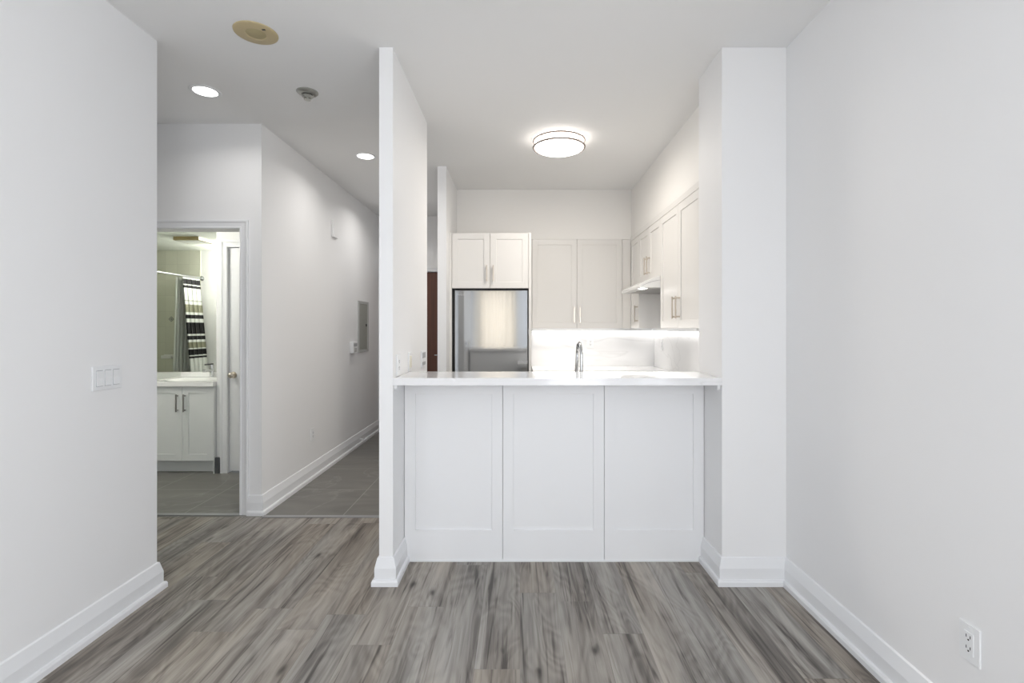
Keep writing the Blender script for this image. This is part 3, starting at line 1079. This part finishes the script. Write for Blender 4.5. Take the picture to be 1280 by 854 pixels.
t = thing('smoke_detector', 'small silver conical ceiling sprinkler head beside the nearer downlight', 'sprinkler', (-1.318, 3.125, H))
c_ = (-1.318, 3.125, H)
obj('flange', lathe([(0, 0), (.064, 0), (.064, -.004), (.056, -.012), (.040, -.020), (.034, -.020), (0, -.016)], c_), SPRM, t, smooth=True)
obj('neck', lathe([(0, -.017), (.030, -.018), (.030, -.026), (0, -.026)], c_), DARK, t, smooth=True)
obj('cone', lathe([(0, -.024), (.034, -.024), (.036, -.028), (.024, -.040), (0, -.040)], c_), SPRM, t, smooth=True)
obj('deflector', lathe([(0, -.038), (.016, -.040), (.016, -.045), (.020, -.046), (.020, -.050), (0, -.052)], c_), SPRM, t, smooth=True)
t.name = 'sprinkler_head'

# ------------------------------------------------------------------ wall plates


def outlet(loc, rot, label, m=PLATE, style='duplex', w_=.072, h_=.116):
    """plate in local space: width along x, front at -y, centred on loc"""
    t = thing('wall_outlet', label, 'outlet', loc, 'wall outlets and jacks')

    def L(bm):
        return moved(bm, loc, rot)
    obj('cover_plate', L(boxes((-w_ / 2, w_ / 2, -.0065, 0, -h_ / 2, h_ / 2))), m, t, bevel=.002)
    f = obj('receptacle', L(boxes((-.0165, .0165, -.0085, -.006, -.034, .034))), m, t, bevel=.001)
    bm = bmesh.new()
    for zc in (.017, -.017):
        B(bm, -.0085, -.0062, -.0090, -.0082, zc - .001, zc + .008)
        B(bm, .0052, .0078, -.0090, -.0082, zc - .001, zc + .008)
        lathe([(0, -.0005), (.0027, -.0005), (.0027, .0005), (0, .0005)], (0, -.0087, zc - .0065), 'Y', 12, bm)
    obj('slots', L(bm), BLACKP, f)
    for zc in (.048, -.048):
        obj('screw', L(lathe([(0, -.0010), (.003, -.0008), (.0035, .0005), (0, .0005)], (0, -.0065, zc), 'Y', 12)), m, t)
    return t


LEFT_FACE = Matrix.Rotation(R(90), 4, 'Z')       # plate front looks to +X
outlet((XR, 1.552, .364), FACE_X, 'white duplex outlet low on the right wall, nearest the camera')
outlet((XL, 4.49, .388), LEFT_FACE, 'white duplex outlet low on the long hall wall')
outlet((-.663, 2.735, 1.136), LEFT_FACE, 'white outlet just above the bar countertop, nearest the partition edge')
outlet((.78, 5.588, 1.17), FACE_Y, 'white duplex outlet on the back wall backsplash beside the faucet')
outlet((1.488, 5.28, 1.16), FACE_X, 'white outlet on the right wall backsplash near the glowing corner')

# cream cover on the partition
t = thing('wall_switch', 'cream yellowed rocker switch above the bar, middle of three on the partition', 'switch', (-.663, 3.02, 1.134))
obj('cover_plate', moved(boxes((-.036, .036, -.006, 0, -.057, .057)), (-.663, 3.02, 1.134), LEFT_FACE), PLATE, t, bevel=.002)
obj('rocker', moved(boxes((-.018, .018, -.011, -.005, -.036, .036)), (-.663, 3.02, 1.134), LEFT_FACE), CREAM, t, bevel=.002)
t = thing('wall_thermostat', 'white plate with two grey insets at the far partition edge above the bar', 'thermostat', (-.663, 3.44, 1.125))
g_ = (-.663, 3.44, 1.125)
obj('cover_plate', moved(boxes((-.072, .072, -.008, 0, -.055, .057)), g_, LEFT_FACE), PLATE, t, bevel=.002)
obj('display', moved(boxes((-.055, .05, -.010, -.006, .008, .046)), g_, LEFT_FACE), GREYP, t)
obj('keypad', moved(boxes((-.055, .05, -.010, -.006, -.040, -.018)), g_, LEFT_FACE), GREYP, t)

# three-gang switch on the left wall
g_ = (XL, 2.256, 1.1135)
t = thing('light_switch', 'white triple rocker light switch plate on the left wall', 'light switch', g_)
obj('cover_plate', moved(boxes((-.081, .081, -.007, 0, -.0535, .0535)), g_, LEFT_FACE), PLATE, t, bevel=.003)
for k in range(3):
    cx_ = -.046 + k * .046
    bm = bmesh.new()
    pr = [(-.006, .033), (-.0105, .033), (-.0085, .0), (-.0125, -.033), (-.006, -.033)]
    a = [bm.verts.new((cx_ - .0165, y, z)) for y, z in pr]
    b = [bm.verts.new((cx_ + .0165, y, z)) for y, z in pr]
    bm.faces.new(a)
    bm.faces.new(b[::-1])
    for j in range(len(pr)):
        bm.faces.new((a[j], a[(j + 1) % len(pr)], b[(j + 1) % len(pr)], b[j]))
    obj('rocker', moved(bm, g_, LEFT_FACE), PLATE, t)
bm = boxes(*[(-.046 + k * .046 - .0175, -.046 + k * .046 + .0175, -.0078, -.006, -.0355, .0355) for k in range(3)])
obj('rocker_gaps', moved(bm, g_, LEFT_FACE), GREYP, t)

# breaker panel, intercom, chime and door stop on the hall wall
t = thing('breaker_panel', 'tall grey electrical breaker panel recessed in the hall wall', 'electrical panel', (XL, 5.93, 1.35))
y0, y1, z0, z1 = 5.745, 6.125, 1.055, 1.650
obj('frame', boxes((XL, XL + .012, y0, y1, z0, z0 + .03), (XL, XL + .012, y0, y1, z1 - .03, z1), (XL, XL + .012, y0, y0 + .04, z0 + .03, z1 - .03),
                   (XL, XL + .012, y1 - .04, y1, z0 + .03, z1 - .03)), PANELR, t, bevel=.002)
d = obj('door', boxes((XL, XL + .008, y0 + .042, y1 - .042, z0 + .032, z1 - .032)), PANELM, t)
obj('latch', boxes((XL + .008, XL + .014, y1 - .105, y1 - .070, 1.355, 1.385)), BLACKP, d)
t = thing('intercom', 'small white boxy intercom on the hall wall beside the breaker panel', 'intercom', (XL, 5.555, 1.12))
obj('housing', boxes((XL, XL + .038, 5.48, 5.63, 1.062, 1.185)), PLATE, t, bevel=.003)
obj('screen', boxes((XL + .037, XL + .0395, 5.50, 5.61, 1.135, 1.168)), GREYP, t)
obj('keypad', boxes((XL + .037, XL + .0395, 5.52, 5.60, 1.075, 1.118)), PANELR, t)
t = thing('door_chime', 'flat white chime box high on the hall wall below the ceiling', 'door chime', (XL, 5.01, 2.33))
obj('housing', boxes((XL, XL + .022, 4.945, 5.075, 2.235, 2.40)), PAINT, t, bevel=.004)
obj('grille', boxes((XL + .021, XL + .024, 4.965, 5.055, 2.255, 2.27)), PAINT, t)
t = thing('door_stop', 'small white spring door stop on the far hall baseboard', 'door stop', (XL + .02, 5.78, .06))
obj('spring', tube([(XL + .015, 5.78, .062), (XL + .075, 5.78, .060)], [.007, .005], 10), PLATE, t, smooth=True)
obj('tip', tube([(XL + .073, 5.78, .060), (XL + .088, 5.78, .060)], .009, 12), PLATE, t, smooth=True)

# ------------------------------------------------------------------ bathroom
t = thing('bathroom_vanity', 'pale grey-white two-door bathroom vanity seen through the open doorway', 'vanity', (-3.1, 4.86, 0))
vx0, vx1 = -3.395, -2.812
obj('carcass', boxes((vx0, vx1, 4.64, 5.095, .145, .80), (vx0, vx1, 4.70, 5.095, 0.0, .145)), VANM, t)
obj('side_panel', boxes((vx1, -2.804, 4.618, 5.095, 0, .80)), VANM, t)
obj('side_panel', boxes((vx0 - .012, vx0, 4.618, 5.095, 0, .80)), VANM, t)
cx = [vx0, -3.0945 - .002, vx1]
for k in range(2):
    og = (cx[k] + .0015, 4.62, .118)
    w_ = cx[k + 1] - cx[k] - .003
    d = obj('door', moved(shaker(w_, .678, .019, .055, .055, .055, .06), og), VANM, t)
    handle(d, og, FACE_Y, w_ - .038 if k == 0 else .026, .452, .612, NICKELD)
t = thing('vanity_top', 'white ceramic vanity top with a shallow basin and low back ledge', 'vanity top', (-3.1, 4.85, .80))
tx0, tx1 = -3.42, -2.8015
rim = [(tx0, tx1, 4.597, 4.65, .802, .846), (tx0, tx1, 5.0, 5.098, .802, .846), (tx0, -3.33, 4.65, 5.0, .802, .846), (-2.87, tx1, 4.65, 5.0, .802, .846),
       (-3.33, -2.87, 4.65, 5.0, .802, .808)]
obj('slab', boxes(*rim), CERAM, t)
bm = bmesh.new()
o_ = []
i_ = []
for k in range(32):
    a = 2 * math.pi * k / 32
    ca, sa = math.cos(a), math.sin(a)
    n_ = 4.0
    rr = (abs(ca) ** n_ + abs(sa) ** n_) ** (-1 / n_)
    o_.append(bm.verts.new((-3.10 + .23 * rr * ca, 4.825 + .175 * rr * sa, .8465)))
    i_.append(bm.verts.new((-3.10 + .17 * ca, 4.825 + .12 * sa, .810)))
for k in range(32):
    bm.faces.new((o_[k], o_[(k + 1) % 32], i_[(k + 1) % 32], i_[k]))
bm.faces.new(i_)
obj('basin', bm, CERAM, t, smooth=True)
obj('ledge', boxes((tx0, tx1, 5.078, 5.098, .846, .893)), CERAM, t, bevel=.003)

vfx = -3.075
t = thing('basin_faucet', 'chrome single-lever faucet on the bathroom vanity top', 'faucet', (vfx, 5.03, .8475))
obj('body', lathe([(0, 0), (.026, 0), (.026, .006), (.019, .010), (.019, .125), (0, .125)], (vfx, 5.03, .8475)), CHROME, t, smooth=True)
obj('spout', boxes((vfx - .015, vfx + .015, 4.90, 5.03, .905, .930)), CHROME, t, bevel=.004)
obj('lever', boxes((vfx - .011, vfx + .011, 4.925, 5.04, .972, .984)), DARK, t, bevel=.003)

tag(obj('wall_mirror', boxes((-3.9, -2.803, 5.092, 5.0995, .895, 2.328)), MIRROR),
    'large frameless mirror above the vanity reflecting the striped shower curtain', 'mirror')

t = thing('bathtub', 'white bathtub along the left bathroom wall', 'bathtub', (-4.5, 4.4, 0))
obj('shell', boxes((-4.895, -4.13, 3.745, 3.82, 0, .5), (-4.895, -4.13, 5.0, 5.095, 0, .5), (-4.2, -4.13, 3.82, 5.0, 0, .5), (-4.895, -4.83, 3.82, 5.0, 0, .5),
                   (-4.83, -4.2, 3.82, 5.0, 0, .14)), TUBM, t, bevel=.01)
t = thing('curtain_rod', 'chrome shower curtain rod with round wall flange, in the mirror reflection', 'curtain rod', (-4.09, 4.4, 1.97))
obj('rod', tube([(-4.07, 3.735, 1.972), (-4.10, 5.095, 1.972)], .0125), CHROME, t, smooth=True)
obj('flange', lathe([(0, 0), (.03, 0), (.03, .008), (.014, .02), (0, .02)], (-4.07, 3.731, 1.972), 'Y', 24), CHROME, t, smooth=True)


def cloth(x_top, x_bot, y0, y1, z0, z1, waves, amp, phase=0.0, nu=90, nv=30):
    bm = bmesh.new()
    g = []
    for j in range(nv + 1):
        v = j / nv
        z = z0 + (z1 - z0) * v
        x = x_bot + (x_top - x_bot) * v
        row = []
        for i in range(nu + 1):
            u = i / nu
            row.append(bm.verts.new((x + amp * (.7 + .3 * (1 - v)) * math.sin(2 * math.pi * waves * u + phase + .4 * math.sin(3 * v)),
                                     y0 + (y1 - y0) * u + .012 * math.sin(4 * math.pi * waves * u), z)))
        g.append(row)
    for j in range(nv):
        for i in range(nu):
            bm.faces.new((g[j][i], g[j][i + 1], g[j + 1][i + 1], g[j + 1][i]))
    return bm


def solid(o, th=.0015):
    m = o.modifiers.new('solid', 'SOLIDIFY')
    m.thickness = th
    return o


tag(solid(obj('shower_curtain', cloth(-4.072, -3.93, 3.775, 4.10, .30, 1.957, 4, .020), CLOTH, smooth=True)),
    'black, white and olive striped shower curtain bunched on its rod', 'shower curtain')
tag(solid(obj('shower_liner', cloth(-4.135, -4.175, 3.80, 4.13, .56, 1.955, 5, .014, 1.0), LINER, smooth=True)),
    'pale translucent shower liner hanging behind the striped curtain', 'shower liner')
tag(obj('soap_dish', boxes((-4.55, -4.425, 3.742, 3.80, .95, .965), (-4.55, -4.425, 3.79, 3.80, .965, .99), (-4.55, -4.425, 3.742, 3.75, .965, 1.0)), CERAM, bevel=.003),
    'white ceramic soap dish on the shower tiles, in the mirror reflection', 'soap dish')
t = thing('bathroom_light', 'flat square bathroom ceiling light with brassy frame, in the mirror reflection', 'ceiling light', (-3.62, 4.59, 2.33))
obj('frame', boxes((-3.76, -3.485, 4.46, 4.72, 2.292, 2.33)), BRASS, t)
obj('side_glow', boxes((-3.485, -3.480, 4.46, 4.72, 2.294, 2.328)), BATHL, t)
obj('diffuser', boxes((-3.74, -3.50, 4.48, 4.70, 2.289, 2.292)), BATHW, t)
t = thing('bath_fill_globe', 'added unseen white globe lighting the bathroom between doorway and shower', 'ceiling lamp', (-3.45, 3.97, 2.33))  # added out of view to brighten the bathroom and its reflection
obj('globe', lathe([(0, -.13), (.05, -.12), (.078, -.085), (.08, -.06), (.062, -.025), (0, -.02)], (-3.45, 3.97, 2.33), seg=32), BATHG, t, smooth=True)
obj('base', lathe([(0, -.025), (.065, -.025), (.07, 0), (0, 0)], (-3.45, 3.97, 2.33), seg=32), PLATE, t, smooth=True)
bl = bpy.data.lights.new('bath_fill', 'POINT')  # fill light hung below the added globe
bl.energy = P_BATH
bl.color = (1.0, .975, .90)
bl.shadow_soft_size = .06
bo = bpy.data.objects.new('bath_fill', bl)
COL.objects.link(bo)
bo.location = (-3.45, 3.97, 2.13)

# sheer curtain on the window behind the camera (reflected in the refrigerator)
t = thing('window_curtain', 'cream sheer curtain over the window behind the viewer', 'curtain', (-.56, BACK + .08, 2.4))
obj('rod', tube([(-1.1, BACK + .08, 2.42), (-.02, BACK + .08, 2.42)], .011), NICKEL, t, smooth=True)
bm = bmesh.new()
g = []
for j in range(13):
    z = .6 + (2.42 - .6) * j / 12
    g.append([bm.verts.new((-1.0 + .9 * i / 120, BACK + .08 + .022 * math.sin(2 * math.pi * 9 * i / 120), z)) for i in range(121)])
for j in range(12):
    for i in range(120):
        bm.faces.new((g[j][i], g[j][i + 1], g[j + 1][i + 1], g[j + 1][i]))
obj('sheer_panel', bm, SHEER, t, smooth=True)
